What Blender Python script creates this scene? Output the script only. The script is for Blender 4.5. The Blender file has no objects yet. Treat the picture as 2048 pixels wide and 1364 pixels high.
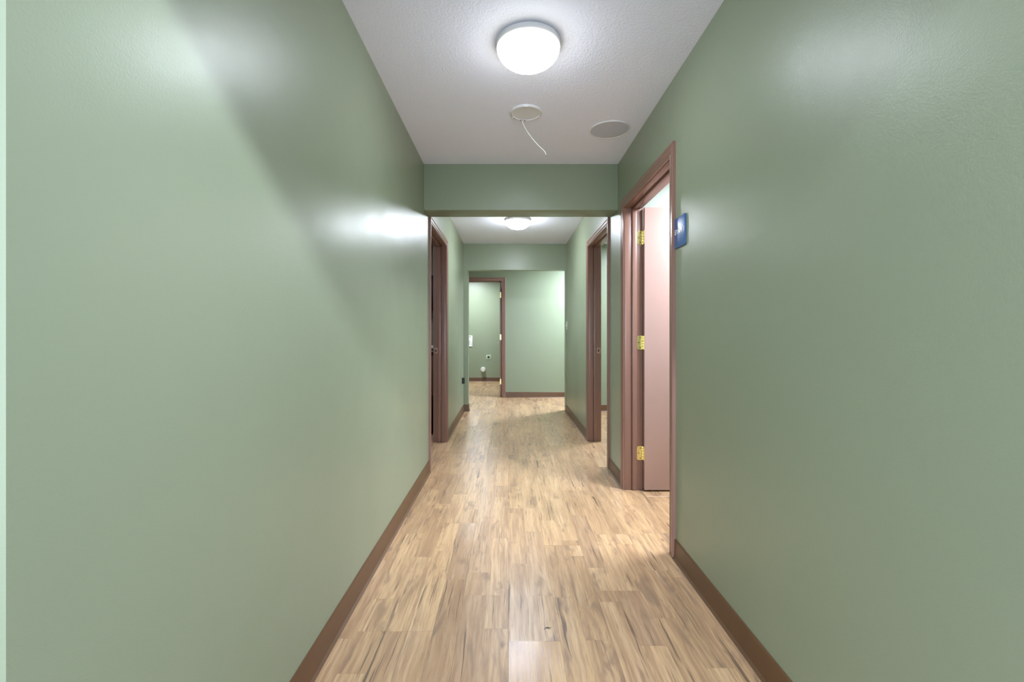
import bpy, bmesh, math, random
from mathutils import Vector, Matrix
random.seed(7)
SC = bpy.context.scene
COL = SC.collection

# ------------------------------------------------------------------ camera, world, lights, exposure
EYE = 1.134
cam_d = bpy.data.cameras.new('camera')
cam_d.sensor_width = 36.0
cam_d.lens = 36.0 * 915 / 2048
cam_d.shift_x = 7.5 / 2048
cam_d.shift_y = -15.0 / 2048
cam_d.clip_start = 0.02
cam = bpy.data.objects.new('camera', cam_d)
cam.location = (0, 0, EYE)
cam.rotation_euler = (math.pi / 2, 0, 0)
COL.objects.link(cam)
SC.camera = cam

world = bpy.data.worlds.new('world')
SC.world = world
world.use_nodes = True
world.node_tree.nodes['Background'].inputs[0].default_value = (0.88, 0.97, 1.08, 1)
world.node_tree.nodes['Background'].inputs[1].default_value = 1.05

SC.view_settings.view_transform = 'Standard'
SC.view_settings.look = 'None'
SC.view_settings.gamma = 1.0
SC.view_settings.use_curve_mapping = False
SC.view_settings.exposure = 1.33

DOME_STRENGTH = 20.0          # glow of the ceiling domes
COOL = (0.89, 1.0, 1.20)      # white balance of the lamps


def light(kind, name, loc, energy, col=(1, 1, 1), aim=None, size=None, size_y=None, **kw):
    d = bpy.data.lights.new(name, kind)
    d.energy = energy
    d.color = (col[0] * COOL[0], col[1] * COOL[1], col[2] * COOL[2])
    if kind == 'AREA':
        d.shape = 'RECTANGLE'
        d.size = size
        d.size_y = size_y or size
    for k, v in kw.items():
        setattr(d, k, v)
    o = bpy.data.objects.new(name, d)
    o.location = loc
    if aim is not None:
        o.rotation_euler = (Vector(aim) - Vector(loc)).to_track_quat('-Z', 'Y').to_euler()
    COL.objects.link(o)
    return o


# lamp of the lobby behind the camera; the header above the hall's mouth cuts its light
light('SPOT', 'lobby_spot', (0.80, -0.14, 2.34), 92, (1, 0.98, 0.96), aim=(-0.651, 4.6, 0.7),
      spot_size=math.radians(112), spot_blend=1.0, shadow_soft_size=0.03)
# added unseen fill panel behind the camera, lifts and evens the hall light
light('AREA', 'lobby_fill', (0.1, -1.5, 1.35), 23, (0.96, 0.98, 1.0), aim=(0.1, 3, 1.2), size=2.6, size_y=1.9)
# ceiling lamps of the side rooms
light('AREA', 'exam_room_lamp', (1.75, 2.6, 2.40), 40, (1, 0.95, 0.88), aim=(1.75, 2.6, 0), size=0.6)
light('AREA', 'second_room_lamp', (2.0, 5.6, 2.40), 38, (1, 0.97, 0.94), aim=(2.0, 5.6, 0), size=0.6)
light('AREA', 'laundry_lamp', (-0.85, 9.9, 2.40), 26, (1, 0.97, 0.88), aim=(-0.85, 9.9, 0), size=0.35)
light('AREA', 'cross_hall_lamp', (1.5, 7.35, 2.40), 46, (1.0, 0.98, 0.98), aim=(1.5, 7.35, 0), size=0.4)
light('AREA', 'office_lamp', (-2.0, 4.6, 2.40), 9, (0.95, 0.95, 1.0), aim=(-2.0, 4.6, 0), size=0.5)

# ------------------------------------------------------------------ dimensions
XL, XR = -0.651, 0.846        # hall faces of the side walls
H = 2.44
T = 0.12                      # wall thickness
Y0 = 0.593                    # near end of the left wall
BEAM1 = (3.524, 3.735, 2.085)
YP = 6.67                     # partition with the second opening
YE = 8.11                     # end wall
YB = 10.80                    # back wall of the laundry
OPEN_TOP, OPEN_L, OPEN_R = 2.06, -0.583, 0.836
D1 = (2.31, 3.38)             # right, near (outer casing edges)
D3 = (3.81, 4.87)             # right, far
D2 = (3.74, 4.83)             # left
D4 = (-1.105, -0.049)         # end wall (x)
CW = 0.060                    # casing width
JT = 0.004                    # reveal


# ------------------------------------------------------------------ node helper
def srgb(r, g, b):
    f = lambda c: (c / 255 / 12.92) if c / 255 <= 0.04045 else ((c / 255 + 0.055) / 1.055) ** 2.4
    return (f(r), f(g), f(b), 1)


class NT:
    def __init__(s, name):
        s.m = bpy.data.materials.new(name)
        s.m.use_nodes = True
        s.t = s.m.node_tree
        s.b = s.t.nodes['Principled BSDF']

    def n(s, typ, **kw):
        nd = s.t.nodes.new(typ)
        for k, v in kw.items():
            setattr(nd, k, v)
        return nd

    def put(s, sock, v):
        if isinstance(v, bpy.types.NodeSocket):
            s.t.links.new(v, sock)
        else:
            sock.default_value = v

    def math(s, op, a, b=0.0, c=0.0, clamp=False):
        nd = s.n('ShaderNodeMath', operation=op, use_clamp=clamp)
        for i, v in enumerate((a, b, c)):
            s.put(nd.inputs[i], v)
        return nd.outputs[0]

    def mix(s, f, a, b, mode='MIX'):
        nd = s.n('ShaderNodeMix', data_type='RGBA', blend_type=mode)
        s.put(nd.inputs[0], f)
        s.put(nd.inputs[6], a)
        s.put(nd.inputs[7], b)
        return nd.outputs[2]

    def ramp(s, v, lo, hi, a=0.0, b=1.0):
        nd = s.n('ShaderNodeMapRange', interpolation_type='SMOOTHSTEP')
        for i, x in enumerate((v, lo, hi, a, b)):
            s.put(nd.inputs[i], x)
        return nd.outputs[0]

    def noise(s, vec, scale, detail=2.0, rough=0.5, dist=0.0):
        nd = s.n('ShaderNodeTexNoise')
        if vec is not None:
            s.put(nd.inputs['Vector'], vec)
        nd.inputs['Scale'].default_value = scale
        nd.inputs['Detail'].default_value = detail
        nd.inputs['Roughness'].default_value = rough
        nd.inputs['Distortion'].default_value = dist
        return nd.outputs[0]

    def coord(s, which='Object'):
        return s.n('ShaderNodeTexCoord').outputs[which]

    def comb(s, x, y, z):
        nd = s.n('ShaderNodeCombineXYZ')
        for i, v in enumerate((x, y, z)):
            s.put(nd.inputs[i], v)
        return nd.outputs[0]

    def bump(s, h, strength, dist, normal=None):
        nd = s.n('ShaderNodeBump')
        nd.inputs['Strength'].default_value = strength
        nd.inputs['Distance'].default_value = dist
        s.put(nd.inputs['Height'], h)
        if normal:
            s.put(nd.inputs['Normal'], normal)
        return nd.outputs[0]


def simple(name, rgb, rough=0.5, metal=0.0, bump=0.0, bscale=200.0, var=0.0, spec=0.5, coat=0.0):
    t = NT(name)
    c = srgb(*rgb)
    t.b.inputs['Base Color'].default_value = c
    if var:
        k = t.noise(t.coord(), 9.0, 3)
        d = tuple(x * (1 - var) for x in c[:3]) + (1,)
        t.put(t.b.inputs['Base Color'], t.mix(k, c, d))
    t.b.inputs['Roughness'].default_value = rough
    t.b.inputs['Metallic'].default_value = metal
    t.b.inputs['Specular IOR Level'].default_value = spec
    t.b.inputs['Coat Weight'].default_value = coat
    if bump:
        t.put(t.b.inputs['Normal'], t.bump(t.noise(t.coord(), bscale, 2), bump, 0.001))
    return t.m


def wall_material(name, rgb):
    t = NT(name)
    co = t.coord()
    c = srgb(*rgb)
    big = t.noise(co, 1.3, 2)
    d = (c[0] * 0.95, c[1] * 0.97, c[2] * 0.95, 1)
    t.put(t.b.inputs['Base Color'], t.mix(big, c, d))
    t.put(t.b.inputs['Roughness'], t.ramp(t.noise(co, 2.2, 3), 0.3, 0.7, 0.33, 0.39))
    t.b.inputs['Specular IOR Level'].default_value = 0.42
    n1 = t.bump(t.noise(co, 230, 3, 0.55), 0.35, 0.0009)
    n2 = t.bump(t.noise(co, 5.0, 2), 0.25, 0.004, n1)
    t.put(t.b.inputs['Normal'], n2)
    return t.m


M = {}
M['green'] = wall_material('green satin paint', (141, 151, 127))
M['pale'] = wall_material('pale green paint', (160, 170, 158))
M['paint'] = simple('mauve brown gloss paint', (142, 108, 95), 0.30, bump=0.10, bscale=60, var=0.08)
M['leaf'] = simple('mauve door paint', (184, 154, 145), 0.33, bump=0.10, bscale=50, var=0.05)
M['white'] = simple('white plastic', (232, 232, 228), 0.4)
M['trimwhite'] = simple('satin white metal', (220, 220, 222), 0.35)
M['grille'] = simple('grey white speaker cloth', (198, 201, 212), 0.6, bump=0.6, bscale=900)
M['brass'] = simple('polished brass', (242, 228, 160), 0.26, 0.9)
M['steel'] = simple('satin steel', (190, 186, 176), 0.3, 0.9)
M['black'] = simple('black plastic', (16, 17, 18), 0.4)
M['dark'] = simple('dark void', (14, 13, 12), 0.8)
M['blue'] = simple('blue acrylic sign', (62, 100, 156), 0.34)
M['slab'] = simple('dark underlay', (70, 55, 42), 0.9)
M['brownwood'] = simple('brown laminate', (92, 66, 46), 0.5, var=0.3)
M['screw'] = simple('dark screw', (96, 80, 40), 0.4, 0.6)
M['screwgrey'] = simple('dark grey chip', (84, 74, 66), 0.8)
M['strike'] = simple('brown tinted steel plate', (176, 138, 118), 0.4, 0.3)
M['outletgreen'] = simple('painted over plate', (176, 192, 168), 0.35)


def baseboard_material():
    t = NT('brown vinyl base')
    co = t.coord()
    t.put(t.b.inputs['Base Color'], t.mix(t.noise(co, 3.0, 4, 0.6), srgb(108, 77, 50), srgb(84, 59, 38)))
    t.b.inputs['Roughness'].default_value = 0.42
    return t.m


M['base'] = baseboard_material()


def ceiling_material():
    t = NT('stippled ceiling')
    co = t.coord()
    t.b.inputs['Base Color'].default_value = srgb(236, 239, 254)
    t.b.inputs['Roughness'].default_value = 0.75
    v = t.n('ShaderNodeTexVoronoi', feature='SMOOTH_F1')
    v.inputs['Scale'].default_value = 95
    t.put(v.inputs['Vector'], co)
    h = t.math('ADD', t.noise(co, 130, 3, 0.6), t.math('MULTIPLY', v.outputs['Distance'], -0.6))
    t.put(t.b.inputs['Normal'], t.bump(h, 0.55, 0.004))
    return t.m


M['ceiling'] = ceiling_material()


def dome_material(name, strength):
    t = NT(name)
    t.b.inputs['Base Color'].default_value = (0.9, 0.9, 0.88, 1)
    t.b.inputs['Roughness'].default_value = 0.3
    sep = t.n('ShaderNodeSeparateXYZ')
    t.put(sep.inputs[0], t.coord())
    f = t.ramp(sep.outputs[2], -0.032, -0.085)      # the bulbs sit low: the rim glows less and warmer
    t.put(t.b.inputs['Emission Color'], t.mix(f, (0.93, 0.94, 0.84, 1), (0.91, 0.99, 1.12, 1)))
    t.put(t.b.inputs['Emission Strength'], t.math('MULTIPLY', t.ramp(sep.outputs[2], -0.030, -0.095, 0.075, 1.0), strength))
    return t.m


M['dome'] = dome_material('glowing opal dome', DOME_STRENGTH)
M['dome2'] = dome_material('brighter opal dome', DOME_STRENGTH * 3.4)


def plank_material():
    t = NT('two strip oak laminate')
    co = t.coord()
    rnd = t.n('ShaderNodeObjectInfo').outputs['Random']
    sep = t.n('ShaderNodeSeparateXYZ')
    t.put(sep.inputs[0], co)
    x, y = sep.outputs[0], sep.outputs[1]
    strip = t.math('GREATER_THAN', x, 0.0)
    # printed strip joints along the board
    off = t.math('ADD', t.math('MULTIPLY', rnd, 3.7), t.math('MULTIPLY', strip, 0.273))
    yy = t.math('DIVIDE', t.math('ADD', y, t.math('ADD', off, 20.0)), 0.64)
    cell = t.math('FLOOR', yy)
    frac = t.math('FRACT', yy)
    wn = t.n('ShaderNodeTexWhiteNoise', noise_dimensions='3D')
    t.put(wn.inputs[0], t.comb(t.math('ADD', strip, 0.37), cell, t.math('MULTIPLY', rnd, 91.7)))
    r1 = wn.outputs[0]
    sc = t.n('ShaderNodeSeparateColor')
    t.put(sc.inputs[0], wn.outputs[1])
    r2, r3 = sc.outputs[1], sc.outputs[2]
    # grain space, shifted per strip piece
    gx = t.math('ADD', x, t.math('MULTIPLY', r2, 37.0))
    gy = t.math('ADD', y, t.math('MULTIPLY', r3, 53.0))
    wob = t.math('MULTIPLY', t.math('SUBTRACT', t.noise(t.comb(gx, t.math('MULTIPLY', gy, 0.6), r1), 9.0, 2), 0.5), 0.016)
    gxw = t.math('ADD', gx, wob)
    fine = t.noise(t.comb(t.math('MULTIPLY', gxw, 95.0), t.math('MULTIPLY', gy, 4.5), r1), 1.0, 5, 0.62)
    mid = t.noise(t.comb(t.math('MULTIPLY', gxw, 30.0), t.math('MULTIPLY', gy, 2.2), r2), 1.0, 4, 0.6, 0.4)
    blot = t.noise(t.comb(t.math('MULTIPLY', gxw, 13.0), t.math('MULTIPLY', gy, 3.2), r3), 1.0, 3, 0.6, 0.8)
    crack = t.noise(t.comb(t.math('MULTIPLY', gxw, 85.0), t.math('MULTIPLY', gy, 1.9), t.math('ADD', r1, 5.0)), 1.0, 3, 0.55, 0.5)
    cmask = t.noise(t.comb(t.math('MULTIPLY', gx, 15.0), t.math('MULTIPLY', gy, 3.0), r2), 1.0, 2)
    base = t.mix(r1, srgb(213, 177, 134), srgb(187, 152, 114))
    base = t.mix(t.ramp(r2, 0.62, 0.95, 0, 0.7), base, srgb(176, 144, 114))
    base = t.mix(t.ramp(fine, 0.38, 0.64, 0, 0.55), base, srgb(146, 116, 88))
    base = t.mix(t.ramp(mid, 0.48, 0.70, 0, 0.5), base, srgb(150, 117, 88))
    base = t.mix(t.ramp(mid, 0.50, 0.22, 0, 0.5), base, srgb(230, 200, 162))
    base = t.mix(t.ramp(blot, 0.53, 0.70, 0, 0.6), base, srgb(128, 103, 86))
    cr = t.math('MULTIPLY', t.ramp(crack, 0.585, 0.67, 0, 0.85), t.ramp(cmask, 0.42, 0.56))
    base = t.mix(cr, base, srgb(96, 78, 64))
    # knots
    v = t.n('ShaderNodeTexVoronoi', feature='F1')
    v.inputs['Scale'].default_value = 1.0
    t.put(v.inputs['Vector'], t.comb(t.math('MULTIPLY', gxw, 9.0), t.math('MULTIPLY', gy, 3.6), r2))
    kn = t.math('MULTIPLY', t.ramp(t.math('ADD', v.outputs['Distance'], t.math('MULTIPLY', fine, 0.10)), 0.17, 0.07, 0, 0.7), t.math('GREATER_THAN', r3, 0.5))
    base = t.mix(kn, base, srgb(104, 82, 64))
    # printed edges between strips and strip ends
    ex = t.ramp(t.math('ABSOLUTE', x), 0.0, 0.0013, 0.4, 0.0)
    ey = t.ramp(t.math('MULTIPLY', t.math('MINIMUM', frac, t.math('SUBTRACT', 1.0, frac)), 0.64), 0.0, 0.0016, 0.45, 0.0)
    base = t.mix(t.math('MAXIMUM', ex, ey), base, srgb(132, 103, 76))
    t.put(t.b.inputs['Base Color'], base)
    t.put(t.b.inputs['Roughness'], t.math('ADD', t.ramp(fine, 0.3, 0.7, 0.0, 0.08), t.math('MULTIPLY_ADD', rnd, 0.13, 0.21)))
    t.b.inputs['Specular IOR Level'].default_value = 0.5
    t.put(t.b.inputs['Normal'], t.bump(t.math('SUBTRACT', fine, cr), 0.18, 0.0006))
    return t.m


M['plank'] = plank_material()


# ------------------------------------------------------------------ mesh helpers
def add_box(bm, a, b, f=None):
    vs = []
    for z in (a[2], b[2]):
        for x, y in ((a[0], a[1]), (b[0], a[1]), (b[0], b[1]), (a[0], b[1])):
            p = (x, y, z)
            vs.append(bm.verts.new(f(*p) if f else p))
    for q in ((3, 2, 1, 0), (4, 5, 6, 7), (0, 1, 5, 4), (1, 2, 6, 5), (2, 3, 7, 6), (3, 0, 4, 7)):
        bm.faces.new([vs[i] for i in q])


def add_prism(bm, ring_a, ring_b, cap=True):
    a = [bm.verts.new(p) for p in ring_a]
    b = [bm.verts.new(p) for p in ring_b]
    n = len(a)
    for i in range(n):
        bm.faces.new((a[i], a[(i + 1) % n], b[(i + 1) % n], b[i]))
    if cap:
        bm.faces.new(a[::-1])
        bm.faces.new(b)


def add_lathe(bm, prof, seg=48, centre=(0, 0, 0), axis='Z'):
    rings = []
    for r, h in prof:
        ring = []
        if r < 1e-6:
            p = Vector((0, 0, h))
            ring = [p]
        else:
            ring = [Vector((r * math.cos(2 * math.pi * i / seg), r * math.sin(2 * math.pi * i / seg), h)) for i in range(seg)]
        if axis == 'Y':
            ring = [Vector((p.x, p.z, p.y)) for p in ring]
        if axis == 'X':
            ring = [Vector((p.z, p.y, p.x)) for p in ring]
        rings.append([bm.verts.new(p + Vector(centre)) for p in ring])
    for a, b in zip(rings, rings[1:]):
        if len(a) == 1 and len(b) == 1:
            continue
        for i in range(seg):
            j = (i + 1) % seg
            if len(a) == 1:
                bm.faces.new((a[0], b[i], b[j]))
            elif len(b) == 1:
                bm.faces.new((a[i], a[j], b[0]))
            else:
                bm.faces.new((a[i], a[j], b[j], b[i]))


def add_tube(bm, pts, r, seg=8):
    pts = [Vector(p) for p in pts]
    rings = []
    for i, p in enumerate(pts):
        d = (pts[min(i + 1, len(pts) - 1)] - pts[max(i - 1, 0)]).normalized()
        u = d.orthogonal().normalized() if i == 0 else (rings[-1][1] - d * rings[-1][1].dot(d)).normalized()
        w = d.cross(u)
        rings.append(([bm.verts.new(p + r * (math.cos(2 * math.pi * k / seg) * u + math.sin(2 * math.pi * k / seg) * w)) for k in range(seg)], u))
    for (a, _), (b, _) in zip(rings, rings[1:]):
        for i in range(seg):
            bm.faces.new((a[i], a[(i + 1) % seg], b[(i + 1) % seg], b[i]))
    bm.faces.new(rings[0][0][::-1])
    bm.faces.new(rings[-1][0])


def obj(name, bm, mat, parent=None, bevel=0.0, smooth=False, seg=2, angle=35):
    bmesh.ops.recalc_face_normals(bm, faces=bm.faces[:])
    if bevel:
        ed = [e for e in bm.edges if e.is_manifold and e.calc_face_angle(0) > math.radians(25)]
        bmesh.ops.bevel(bm, geom=ed, offset=bevel, segments=seg, profile=0.5, affect='EDGES', clamp_overlap=True)
    me = bpy.data.meshes.new(name)
    bm.to_mesh(me)
    bm.free()
    me.materials.append(mat)
    if smooth or bevel:
        for p in me.polygons:
            p.use_smooth = True
        me.set_sharp_from_angle(angle=math.radians(angle))
    o = bpy.data.objects.new(name, me)
    COL.objects.link(o)
    if parent:
        o.parent = parent
    return o


def struct(name, bm, mat, **kw):
    o = obj(name, bm, mat, **kw)
    o['kind'] = 'structure'
    return o


def thing(name, label, cat, loc=(0, 0, 0), group=None):
    o = bpy.data.objects.new(name, None)
    o.empty_display_size = 0.05
    o.location = loc
    COL.objects.link(o)
    o['label'] = label
    o['category'] = cat
    if group:
        o['group'] = group
    return o


def tag(o, label, cat, group=None):
    o['label'] = label
    o['category'] = cat
    if group:
        o['group'] = group
    return o


def boxes(*bs, f=None):
    bm = bmesh.new()
    for a, b in bs:
        add_box(bm, a, b, f)
    return bm


# ------------------------------------------------------------------ floor: base slab with real boards
FX = (-2.9, 3.1)
FY = (-3.0, 11.0)
floor = struct('floor', boxes(((FX[0], FY[0], -0.12), (FX[1], FY[1], -0.0135))), M['slab'])
PW, PL = 0.192, 1.288
# a joint of each column of boards, from the hall outwards
JOINT = {0: 1.687, -1: 1.984, -2: 2.738, -3: 1.743, -4: 2.30, 1: 2.45, 2: 2.018, 3: 1.30, 4: 2.6, 5: 1.9}
TILT = {}


def plank_mesh(w, l):
    w, l = w + 0.0003, l + 0.0001
    bm = boxes(((-w / 2, -l / 2, -0.0125), (w / 2, l / 2, 0.0)))
    bmesh.ops.recalc_face_normals(bm, faces=bm.faces[:])
    ed = [e for e in bm.edges if all(v.co.z > -0.001 for v in e.verts)]
    bmesh.ops.bevel(bm, geom=ed, offset=0.0005, segments=1, affect='EDGES')
    me = bpy.data.meshes.new('plank')
    bm.to_mesh(me)
    bm.free()
    me.materials.append(M['plank'])
    return me


PM = plank_mesh(PW - 0.0006, PL - 0.0006)


def lay(xa, xb, ya, yb):
    k0, k1 = math.floor(xa / PW), math.ceil(xb / PW)
    for k in range(k0, k1):
        j = JOINT.get(k, (k * 0.517) % PL)
        n0 = math.floor((ya - j) / PL)
        y = j + n0 * PL
        while y < yb:
            a, b = max(y, ya), min(y + PL, yb)
            l, r = max(k * PW, xa), min((k + 1) * PW, xb)
            if b - a > 0.02 and r - l > 0.01:
                full = abs(b - a - PL) < 1e-4 and abs(r - l - PW) < 1e-4
                me = PM if full else plank_mesh(r - l - 0.0006, b - a - 0.0006)
                o = bpy.data.objects.new('plank', me)
                rr = random.Random(hash((k, round(y * 100))) & 0xffff)
                tx, ty = rr.uniform(-1, 1) * 0.0011, rr.uniform(-1, 1) * 0.0022
                tx, ty = TILT.get((k, round((y - j) / PL)), (tx, ty))
                o.rotation_euler = (tx, ty, 0)
                o.location = ((l + r) / 2, (a + b) / 2, -0.0008)
                COL.objects.link(o)
                o.parent = floor
                if (k, round((y - j) / PL)) == (0, 0):
                    chip(o)
            y += PL


def chip(plank):
    """the dark chipped spot beside the board's end"""
    bm = bmesh.new()
    pts = [(-9, -4), (-6, 1), (-3, 5), (1, 6), (4, 4), (9, 5), (7, 2), (3, 1), (6, -3), (2, -1), (-2, 1), (-5, -1)]
    add_prism(bm, [(0.055 + x / 560, -0.573 + y / 560, 0.0001) for x, y in pts], [(0.055 + x / 560, -0.573 + y / 560, 0.0003) for x, y in pts])
    obj('chip_mark', bm, M['screwgrey'], plank)


TILT[(0, -1)] = (0.002, 0.0)
TILT[(-2, 0)] = (-0.001, 0.001)
lay(-1.536, 2.112, 0.0, YB + 0.05)

# ------------------------------------------------------------------ ceiling
struct('ceiling', boxes(((FX[0], FY[0], H), (FX[1], FY[1], H + 0.1))), M['ceiling'])


# ------------------------------------------------------------------ walls
def fR(s, t, z): return (XR + t, s, z)
def fL(s, t, z): return (XL - t, s, z)
def fE(s, t, z): return (s, YE + t, z)


HEAD = 2.107 - CW + JT + 0.02          # rough head height of the door holes


def holes_wall(name, f, s0, s1, holes, mat, z1=H):
    bs = []
    s = s0
    for a, b in holes:
        a, b = a + CW - 0.016, b - CW + 0.016
        bs.append(((s, 0, 0), (a, T, z1)))
        bs.append(((a, 0, HEAD), (b, T, z1)))
        s = b
    bs.append(((s, 0, 0), (s1, T, z1)))
    return struct(name, boxes(*bs, f=f), mat)


bm = bmesh.new()
g = M['green']
holes_wall('wall_left', fL, Y0, YP, [D2], g)
holes_wall('wall_right', fR, 0.30, YP, [D1, D3], g)
holes_wall('wall_end', fE, -2.9, 3.1, [D4], g)
# partition with the second opening: side returns and header
struct('wall_partition', boxes(((-2.9, YP, 0), (OPEN_L, YP + T, H)), ((OPEN_R, YP, 0), (3.1, YP + T, H))), g, bevel=0.0)
struct('wall_header_far', boxes(((OPEN_L, YP, OPEN_TOP), (OPEN_R, YP + T, H))), g)
struct('wall_header_middle', boxes(((XL, BEAM1[0], BEAM1[2]), (XR, BEAM1[1], H))), g, bevel=0.003)
struct('wall_header_near', boxes(((XL, 0.32, 2.08), (XR, Y0, H))), g)
# lobby side walls near the camera
struct('wall_lobby_left', boxes(((-2.9, Y0, 0), (XL - T, Y0 + T, H)), ((-2.9, 0.32, 2.08), (XL, Y0, H))), g)
struct('wall_lobby_right', boxes(((XR + T, 0.30, 0), (3.1, 0.30 + T, H))), g)
# side rooms
struct('wall_office', boxes(((-2.9, 3.0, 0), (XL - T, 3.0 + T, H)), ((-2.9, 3.12, 0), (-2.8, YP, H))), g)
struct('wall_rooms', boxes(((XR + T, 3.50, 0), (3.0, 3.62, H))), M['pale'])
struct('wall_outer_right', boxes(((3.0, 0.42, 0), (3.1, YP, H)), ((3.0, YP + T, 0), (3.1, YE, H))), g)
struct('wall_cross_left', boxes(((-2.9, YP + T, 0), (-2.8, YE, H))), g)
struct('wall_laundry', boxes(((-2.1, YB, 0), (0.8, YB + T, H)), ((-2.1, YE + T, 0), (-2.0, YB, H)), ((0.7, YE + T, 0), (0.8, YB, H))), g)


# ------------------------------------------------------------------ vinyl base
BP = [(0, 0), (0.020, 0), (0.0165, 0.0035), (0.011, 0.009), (0.0085, 0.020), (0.0070, 0.088), (0.0055, 0.0945), (0.0025, 0.098), (0, 0.098)]


def base(side, p0, p1, nrm, m0=0, m1=0):
    """run from p0 to p1 along a wall whose face normal is nrm; m0/m1 = -1 inside corner, 1 outside corner"""
    bm = bmesh.new()
    p0, p1, n = Vector((*p0, 0)), Vector((*p1, 0)), Vector((*nrm, 0))
    d = (p1 - p0).normalized()
    ra = [p0 + n * u + Vector((0, 0, v)) - d * (u * m0) for u, v in BP]
    rb = [p1 + n * u + Vector((0, 0, v)) + d * (u * m1) for u, v in BP]
    add_prism(bm, ra, rb)
    return struct('baseboard_' + side, bm, M['base'], smooth=True, angle=28)


base('left', (XL, Y0), (XL, D2[0]), (1, 0), 1)
base('left', (XL, D2[1]), (XL, YP), (1, 0), 0, -1)
base('left', (-1.6, Y0), (XL, Y0), (0, -1), 0, 1)
base('right', (XR, 0.30), (XR, D1[0]), (-1, 0))
base('right', (XR, D1[1]), (XR, D3[0]), (-1, 0))
base('right', (XR, D3[1]), (XR, YP), (-1, 0), 0, -1)
base('opening', (XL, YP), (OPEN_L, YP), (0, -1), -1, 1)
base('opening', (OPEN_L, YP), (OPEN_L, YP + T), (1, 0), 1, 1)
base('opening', (OPEN_L, YP + T), (-1.5, YP + T), (0, 1), 1)
base('end', (D4[1], YE), (2.9, YE), (0, -1))
base('laundry', (-2.0, YB), (0.7, YB), (0, -1))
base('room', (XR + T, YP), (2.9, YP), (0, -1))
base('room', (XR + T, 3.50), (2.9, 3.50), (0, -1))


# ------------------------------------------------------------------ doorways
CP = [(0, 0), (0, 0.009), (0.003, 0.012), (0.007, 0.012), (0.010, 0.0095), (0.016, 0.0105), (0.024, 0.0135), (0.034, 0.0145),
      (0.040, 0.0140), (0.043, 0.0165), (0.047, 0.0185), (0.056, 0.0185), (0.060, 0.0165), (0.060, 0)]


def hinge(name, parent, f, s, t, z, sd, swing):
    """s = jamb face, t = room face of the frame, sd = direction into the opening along s"""
    h, w = 0.100, 0.034
    bm = bmesh.new()
    # jamb plate with rounded inner corners
    r = 0.012
    ring = [(t + 0.001, z - h / 2), (t - w + r, z - h / 2)]
    ring += [(t - w + r - r * math.sin(a), z - h / 2 + r - r * math.cos(a)) for a in (0.5, 1.0, math.pi / 2)]
    ring += [(t - w + r - r * math.sin(a), z + h / 2 - r + r * math.cos(a)) for a in (math.pi / 2, 1.0, 0.5)]
    ring += [(t - w + r, z + h / 2), (t + 0.001, z + h / 2)]
    add_prism(bm, [f(s - sd * 0.001, a, b) for a, b in ring], [f(s + sd * 0.0025, a, b) for a, b in ring])
    # leaf plate on the door edge
    add_box(bm, (s + sd * 0.004, t + 0.008, z - h / 2), (s + sd * 0.037, t + 0.0105, z + h / 2), f)
    o = obj(name, bm, M['brass'], parent)
    # knuckle of five barrels
    bk = bmesh.new()
    for i in range(5):
        z0 = z - h / 2 + i * h / 5
        c = f(s + sd * 0.001, t + 0.006, 0)
        add_lathe(bk, [(0, z0 + 0.0006), (0.0060, z0 + 0.0006), (0.0066, z0 + 0.002), (0.0066, z0 + h / 5 - 0.002), (0.0060, z0 + h / 5 - 0.0006), (0, z0 + h / 5 - 0.0006)], 14, c)
    obj('hinge_knuckle', bk, M['brass'], o, smooth=True)
    bs = bmesh.new()
    for dt, dz in ((-0.010, 0.036), (-0.022, 0.0), (-0.010, -0.036)):
        c = f(s + sd * 0.0026, t + dt, z + dz)
        ring = []
        for q in range(10):
            a = 2 * math.pi * q / 10
            ring.append((t + dt + 0.0042 * math.cos(a), z + dz + 0.0042 * math.sin(a)))
        add_prism(bs, [f(s + sd * 0.002, a, b) for a, b in ring], [f(s + sd * 0.0031, a, b) for a, b in ring])
    obj('hinge_screw', bs, M['screw'], o)
    return o


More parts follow.
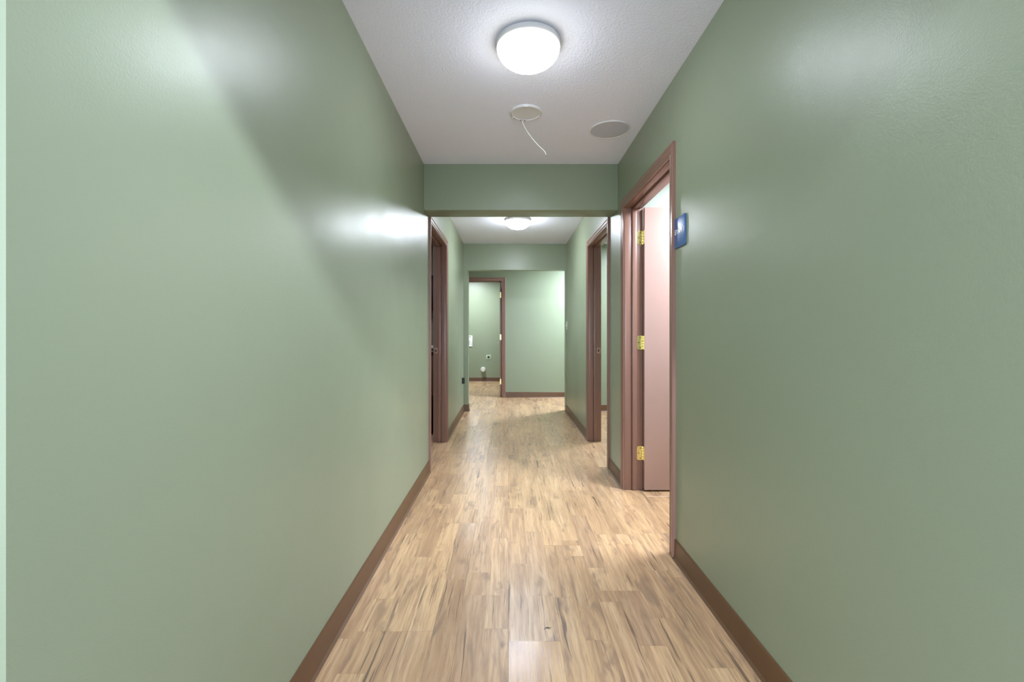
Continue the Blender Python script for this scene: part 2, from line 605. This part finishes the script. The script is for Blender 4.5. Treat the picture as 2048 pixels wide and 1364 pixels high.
def doorway(name, f, d, mat=None, top=2.107, hinge_far=None, leaf=False, strike=None, knob=False, room_casing=True, label=None):
    mat = mat or M['paint']
    root = bpy.data.objects.new(name, None)
    COL.objects.link(root)
    root['kind'] = 'structure'
    a, b = d[0] + CW, d[1] - CW            # inner edges of the casing
    zt = top - CW
    sides = [(0, -1)] + ([(T, 1)] if room_casing else [])
    for t0, sg in sides:
        for s, dirn in ((a, -1), (b, 1)):
            bm = bmesh.new()
            add_prism(bm, [f(s + dirn * u, t0 + sg * v, 0) for u, v in CP], [f(s + dirn * u, t0 + sg * v, zt + u) for u, v in CP])
            obj('casing', bm, mat, root, smooth=True, angle=25)
        bm = bmesh.new()
        add_prism(bm, [f(a - u, t0 + sg * v, zt + u) for u, v in CP], [f(b + u, t0 + sg * v, zt + u) for u, v in CP])
        obj('casing', bm, mat, root, smooth=True, angle=25)
    # jambs (with the reveal) and stops
    ja, jb, jz = a + JT, b - JT, zt - JT
    th = 0.0165
    for s, dirn in ((ja, -1), (jb, 1)):
        for q0, q1 in ((-0.0005, 0.047), (0.0505, T + 0.0005)):      # split jamb with an open joint
            obj('jamb', boxes(((min(s, s + dirn * th), q0, 0), (max(s, s + dirn * th), q1, jz + th)), f=f), mat, root, bevel=0.0012)
    for q0, q1 in ((-0.0005, 0.047), (0.0505, T + 0.0005)):
        obj('jamb', boxes(((ja, q0, jz), (jb, q1, jz + th)), f=f), mat, root, bevel=0.0012)
    st = (0.0525, T - 0.037)
    for s, dirn in ((ja, 1), (jb, -1)):
        obj('door_stop', boxes(((min(s, s + dirn * 0.012), st[0], 0), (max(s, s + dirn * 0.012), st[1], jz)), f=f), mat, root, bevel=0.0015)
    obj('door_stop', boxes(((ja + 0.012, st[0], jz - 0.012), (jb - 0.012, st[1], jz)), f=f), mat, root, bevel=0.0015)
    if leaf:
        s, dirn = (jb, -1) if hinge_far else (ja, 1)
        # door opened square into the room
        t0 = T + 0.011
        w = jb - ja - 0.006
        lf = obj('door_leaf', boxes(((min(s + dirn * 0.003, s + dirn * 0.038), t0, 0.012), (max(s + dirn * 0.003, s + dirn * 0.038), t0 + w, jz - 0.004)), f=f), M['leaf'], root, bevel=0.0015)
        for z in (0.268, 1.068, 1.868 - 0.04):
            hinge('hinge', root, f, s, T, z, dirn, 1)
        # lever handle near the free edge
        for side in (1, -1):
            sf = s + dirn * (0.038 if side == 1 else 0.003)
            sgn = dirn * side
            bmh = bmesh.new()
            tk = t0 + w - 0.07
            ring = [(0.026 * math.cos(2 * math.pi * q / 24), 0.026 * math.sin(2 * math.pi * q / 24)) for q in range(24)]
            add_prism(bmh, [f(sf, tk + p, 0.94 + q) for p, q in ring], [f(sf + sgn * 0.008, tk + p, 0.94 + q) for p, q in ring])
            if knob:
                add_tube(bmh, [f(sf + sgn * 0.006, tk, 0.94), f(sf + sgn * 0.045, tk, 0.94), f(sf + sgn * 0.055, tk - 0.008, 0.94), f(sf + sgn * 0.055, tk - 0.10, 0.94)], 0.008, 10)
            else:
                add_tube(bmh, [f(sf + sgn * 0.006, tk, 0.94), f(sf + sgn * 0.045, tk, 0.94), f(sf + sgn * 0.055, tk - 0.008, 0.94), f(sf + sgn * 0.055, tk - 0.10, 0.94)], 0.008, 10)
            obj('lever_handle', bmh, M['steel'], lf, smooth=True)
    if strike:
        s, dirn = (jb, -1)
        sp = obj('strike_plate', boxes(((s - 0.0018, T - 0.034, 0.925), (s + 0.001, T + 0.004, 0.985)), f=f), M['strike'], root, bevel=0.0006)
        obj('latch_hole', boxes(((s - 0.0022, T - 0.024, 0.942), (s - 0.0010, T - 0.012, 0.968)), f=f), M['black'], sp)
    return root


doorway('door_1', fR, D1, hinge_far=True, leaf=True)
doorway('door_2', fL, D2, strike=True)
doorway('door_3', fR, D3, strike=True)
doorway('door_4', fE, D4, top=2.125, hinge_far=True, leaf=True, knob=True, room_casing=False)


# ------------------------------------------------------------------ ceiling lights
def ceiling_light(x, y, label, mat):
    t = thing('ceiling_light', label, 'ceiling light', (x, y, H), 'opal dome lights along the hall ceiling')
    bm = bmesh.new()
    add_lathe(bm, [(0, 0), (0.134, 0), (0.142, -0.004), (0.144, -0.012), (0.1435, -0.024), (0.140, -0.028), (0.134, -0.028), (0.130, -0.022), (0, -0.022)], 96)
    obj('base_ring', bm, M['trimwhite'], t, smooth=True)
    bm = bmesh.new()
    prof = [(0.135, -0.026)]
    R, D = 0.141, 0.082
    for i in range(0, 17):
        a = math.pi / 2 * i / 16
        prof.append((R * math.cos(a) ** 0.82 if i < 16 else 0.0, -0.030 - D * math.sin(a) ** 1.15))
    add_lathe(bm, prof, 96)
    obj('dome', bm, mat, t, smooth=True, angle=60)
    return t


ceiling_light(0.090, 2.050, 'glowing opal dome ceiling light nearest the viewer, fully visible in front of the first header', M['dome'])
ceiling_light(0.110, 5.230, 'glowing opal dome ceiling light behind the first header, its top hidden by that header', M['dome2'])

# capped smoke detector base with a loose cable
t = thing('ceiling_cover_plate', 'round white cover plate on the ceiling with a thin white cable hanging from it', 'cover plate', (0.105, 2.70, H))
bm = bmesh.new()
add_lathe(bm, [(0, 0), (0.094, 0), (0.0945, -0.004), (0.091, -0.008), (0.085, -0.010), (0.082, -0.0065), (0.076, -0.0060), (0, -0.0060)], 64)
obj('plate', bm, M['trimwhite'], t, smooth=True)
bm = bmesh.new()
add_box(bm, (-0.014, -0.094, -0.0125), (0.010, -0.084, -0.008))
obj('clip', bm, M['white'], t, bevel=0.001)
for ang in (214, -32):
    bm = bmesh.new()
    cx, cy = 0.086 * math.cos(math.radians(-ang)), 0.086 * math.sin(math.radians(-ang))
    add_lathe(bm, [(0, -0.009), (0.009, -0.009), (0.009, -0.0115), (0.0075, -0.0125), (0, -0.0125)], 18, (cx, cy, 0))
    o = obj('screw_boss', bm, M['white'], t, smooth=True)
    bm = bmesh.new()
    add_lathe(bm, [(0, -0.0120), (0.0034, -0.0120), (0.0034, -0.0132), (0, -0.0132)], 10, (cx, cy, 0))
    obj('screw_hole', bm, M['black'], o)
for dx in (-0.030, -0.018, -0.004):
    bm = bmesh.new()
    add_lathe(bm, [(0, -0.008), (0.0036, -0.008), (0.0036, -0.0112), (0, -0.0112)], 10, (dx, math.sqrt(0.086 ** 2 - dx * dx), 0))
    obj('wire_hole', bm, M['black'], t)
cab = [(-0.018, 0.084, -0.010), (-0.014, 0.088, -0.030), (0.004, 0.092, -0.062), (0.034, 0.096, -0.104), (0.070, 0.100, -0.146), (0.104, 0.100, -0.178), (0.120, 0.100, -0.196), (0.126, 0.100, -0.212)]
pts = []
for i in range(len(cab) - 1):
    p0, p1, p2, p3 = [Vector(cab[max(0, min(len(cab) - 1, i + k))]) for k in (-1, 0, 1, 2)]
    for q in range(4):
        u = q / 4
        pts.append(0.5 * ((2 * p1) + (p2 - p0) * u + (2 * p0 - 5 * p1 + 4 * p2 - p3) * u * u + (3 * p1 - p0 - 3 * p2 + p3) * u ** 3))
pts.append(Vector(cab[-1]))
bm = bmesh.new()
add_tube(bm, pts, 0.0032, 8)
obj('cable', bm, M['white'], t, smooth=True, angle=60)

# ceiling speaker
t = thing('ceiling_speaker', 'round flush grey ceiling speaker near the right wall before the first header', 'speaker', (0.650, 2.930, H))
bm = bmesh.new()
add_lathe(bm, [(0.120, 0), (0.1285, 0), (0.1285, -0.003), (0.126, -0.006), (0.122, -0.0065), (0.119, -0.004), (0.119, 0)], 96)
obj('rim', bm, M['trimwhite'], t, smooth=True)
bm = bmesh.new()
add_lathe(bm, [(0, -0.0062), (0.06, -0.006), (0.1185, -0.004), (0.1185, -0.0005), (0, -0.0005)], 96)
obj('grille', bm, M['grille'], t, smooth=True)

# ------------------------------------------------------------------ room sign
SY0, SY1, SZ = 2.172, 2.318, 1.634
t = thing('room_sign', 'square blue room sign with raised white lettering beside the near right doorway', 'sign', (XR, (SY0 + SY1) / 2, SZ))
W2, H2 = (SY1 - SY0) / 2, 0.074
bm = bmesh.new()
r = 0.008
ring = []
for cx, cz, a0 in ((W2 - r, H2 - r, 0), (-W2 + r, H2 - r, 90), (-W2 + r, -H2 + r, 180), (W2 - r, -H2 + r, 270)):
    for q in range(5):
        a = math.radians(a0 + q * 22.5)
        ring.append((cx + r * math.cos(a), cz + r * math.sin(a)))
add_prism(bm, [(-0.0005, u, v) for u, v in ring], [(-0.0065, u, v) for u, v in ring])
panel = obj('sign_panel', bm, M['blue'], t, bevel=0.0008, angle=30)
cu = bpy.data.curves.new('lettering', 'FONT')
cu.body = 'EXAM 1'
cu.size = 0.036
cu.align_x = 'CENTER'
cu.align_y = 'CENTER'
cu.extrude = 0.0006
tmp = bpy.data.objects.new('lettering', cu)
COL.objects.link(tmp)
bpy.context.view_layer.update()
me = bpy.data.meshes.new_from_object(tmp.evaluated_get(bpy.context.evaluated_depsgraph_get()))
COL.objects.unlink(tmp)
bpy.data.objects.remove(tmp)
me.transform(Matrix(((0, 0, -1, -0.0068), (-1, 0, 0, 0), (0, 1, 0, 0.004), (0, 0, 0, 1))))
me.name = 'lettering'
me.materials.clear()
me.materials.append(M['white'])
o = bpy.data.objects.new('lettering', me)
COL.objects.link(o)
o.parent = panel
bm = bmesh.new()
for i, cell in enumerate(((1, 5), (1, 3, 4, 6), (1,), (1, 3, 4))):
    for dot in cell:
        u = 0.018 - i * 0.0085 - (0.0026 if dot > 3 else 0)
        v = -0.022 - ((dot - 1) % 3) * 0.0026
        add_lathe(bm, [(0.0009, -0.0064), (0.0008, -0.0070), (0, -0.0073)], 8, (0, u, v), 'X')
obj('braille', bm, M['blue'], panel)


# ------------------------------------------------------------------ small wall fittings
def rbox(a, b):
    return boxes((a, b))


# light switch on the right wall close to the second opening
t = thing('light_switch', 'small white light switch plate on the right wall at the second opening', 'light switch', (XR, 6.59, 1.25))
obj('switch_plate', rbox((-0.006, -0.036, -0.058), (0, 0.036, 0.058)), M['white'], t, bevel=0.002)
obj('toggle', rbox((-0.016, -0.005, -0.012), (-0.005, 0.005, 0.012)), M['white'], t, bevel=0.001)

# black outlet with plug-in block on the left wall
t = thing('wall_outlet', 'black outlet block on the left wall before the second opening', 'outlet', (XL, 6.46, 0.468))
obj('outlet_plate', rbox((0, -0.036, -0.045), (0.006, 0.036, 0.045)), M['black'], t, bevel=0.0015)
obj('plug_block', rbox((0.005, -0.03, -0.040), (0.036, 0.03, 0.040)), M['black'], t, bevel=0.003)

# laundry fittings on the back wall, seen through the end doorway
t = thing('dryer_outlet', 'square pale outlet plate with a dark round socket on the laundry back wall', 'outlet', (-0.465, YB, 0.575))
obj('outlet_plate', rbox((-0.057, -0.006, -0.057), (0.057, 0, 0.057)), M['outletgreen'], t, bevel=0.0015)
bm = bmesh.new()
add_lathe(bm, [(0, -0.011), (0.024, -0.011), (0.026, -0.008), (0.026, -0.005), (0, -0.005)], 28, (0, 0, 0), 'Y')
obj('socket', bm, M['black'], t, smooth=True)
t = thing('dryer_vent', 'round white dryer vent stub low on the laundry back wall', 'vent', (-0.592, YB, 0.287))
bm = bmesh.new()
add_lathe(bm, [(0.030, -0.001), (0.064, -0.001), (0.064, -0.006), (0.054, -0.008), (0.052, -0.008), (0.030, -0.008)], 40, (0, 0, 0), 'Y')
obj('flange', bm, M['outletgreen'], t, smooth=True)
bm = bmesh.new()
add_lathe(bm, [(0, -0.095), (0.044, -0.095), (0.050, -0.088), (0.052, -0.012), (0.052, -0.004), (0, -0.004)], 40, (0, 0, 0), 'Y')
obj('duct_stub', bm, M['white'], t, smooth=True)
t = thing('supply_box', 'white washer supply box on the laundry back wall at the left jamb', 'utility box', (-0.965, YB, 0.955))
obj('box_frame', boxes(((-0.12, -0.014, -0.13), (0.12, 0, -0.105)), ((-0.12, -0.014, 0.105), (0.12, 0, 0.13)), ((-0.12, -0.014, -0.105), (-0.09, 0, 0.105)), ((0.085, -0.014, -0.105), (0.12, 0, 0.105))), M['white'], t, bevel=0.002)
obj('box_back', rbox((-0.09, -0.004, -0.105), (0.085, 0, 0.105)), M['trimwhite'], t)
for x in (-0.045, 0.04):
    bm = bmesh.new()
    add_tube(bm, [(x, -0.004, 0.0), (x, -0.03, 0.0), (x, -0.035, -0.02), (x, -0.035, -0.045)], 0.009, 10)
    obj('valve', bm, M['brass'], t, smooth=True)

# ------------------------------------------------------------------ left office, a sliver seen past the jamb
t = thing('counter_cabinet', 'dark brown cabinet with a worktop in the left office', 'cabinet', (-1.35, 6.35, 0))
obj('body', rbox((-0.55, -0.28, 0.06), (0.50, 0.315, 0.86)), M['brownwood'], t, bevel=0.002)
obj('plinth', rbox((-0.53, -0.24, 0.0), (0.48, 0.315, 0.06)), M['black'], t)
obj('worktop', rbox((-0.57, -0.31, 0.86), (0.52, 0.318, 0.89)), M['black'], t, bevel=0.003)
for x in (-0.53, -0.01):
    d = obj('door', rbox((x, -0.30, 0.10), (x + 0.49, -0.281, 0.84)), M['brownwood'], t, bevel=0.002)
    bm = bmesh.new()
    add_tube(bm, [(x + 0.42, -0.299, 0.62), (x + 0.42, -0.325, 0.625), (x + 0.42, -0.325, 0.735), (x + 0.42, -0.299, 0.74)], 0.005, 8)
    obj('handle', bm, M['steel'], d, smooth=True)
t = thing('wall_cabinet', 'black wall cabinet hanging on the far wall of the left office', 'cabinet', (-1.30, YP - 0.17, 1.48))
obj('body', rbox((-0.45, -0.15, 0), (0.42, 0.165, 0.46)), M['black'], t, bevel=0.002)
for x in (-0.44, -0.01):
    obj('door', rbox((x, -0.17, 0.01), (x + 0.42, -0.151, 0.45)), M['black'], t, bevel=0.002)
for i, (dz, lb) in enumerate(((0, 'white paper tray on the office worktop, lower of the two'), (0.045, 'white paper tray on the office worktop, upper of the two'))):
    o = obj('paper_tray', boxes(((-0.12, -0.15, 0), (0.12, 0.15, 0.004)), ((-0.12, -0.15, 0.004), (-0.117, 0.15, 0.03)), ((0.117, -0.15, 0.004), (0.12, 0.15, 0.03)), ((-0.117, 0.147, 0.004), (0.117, 0.15, 0.03))), M['white'])
    o.location = (-1.10, 6.30, 0.891 + dz)
    tag(o, lb, 'paper tray', 'paper trays in the office')
t = thing('waste_bin', 'black waste bin just behind the left door jamb', 'bin', (-0.955, 5.20, 0))
bm = bmesh.new()
add_lathe(bm, [(0, 0.001), (0.105, 0.001), (0.11, 0.01), (0.135, 0.40), (0.141, 0.405), (0.141, 0.42), (0.130, 0.42), (0.105, 0.02), (0, 0.02)], 40)
obj('body', bm, M['black'], t, smooth=True)
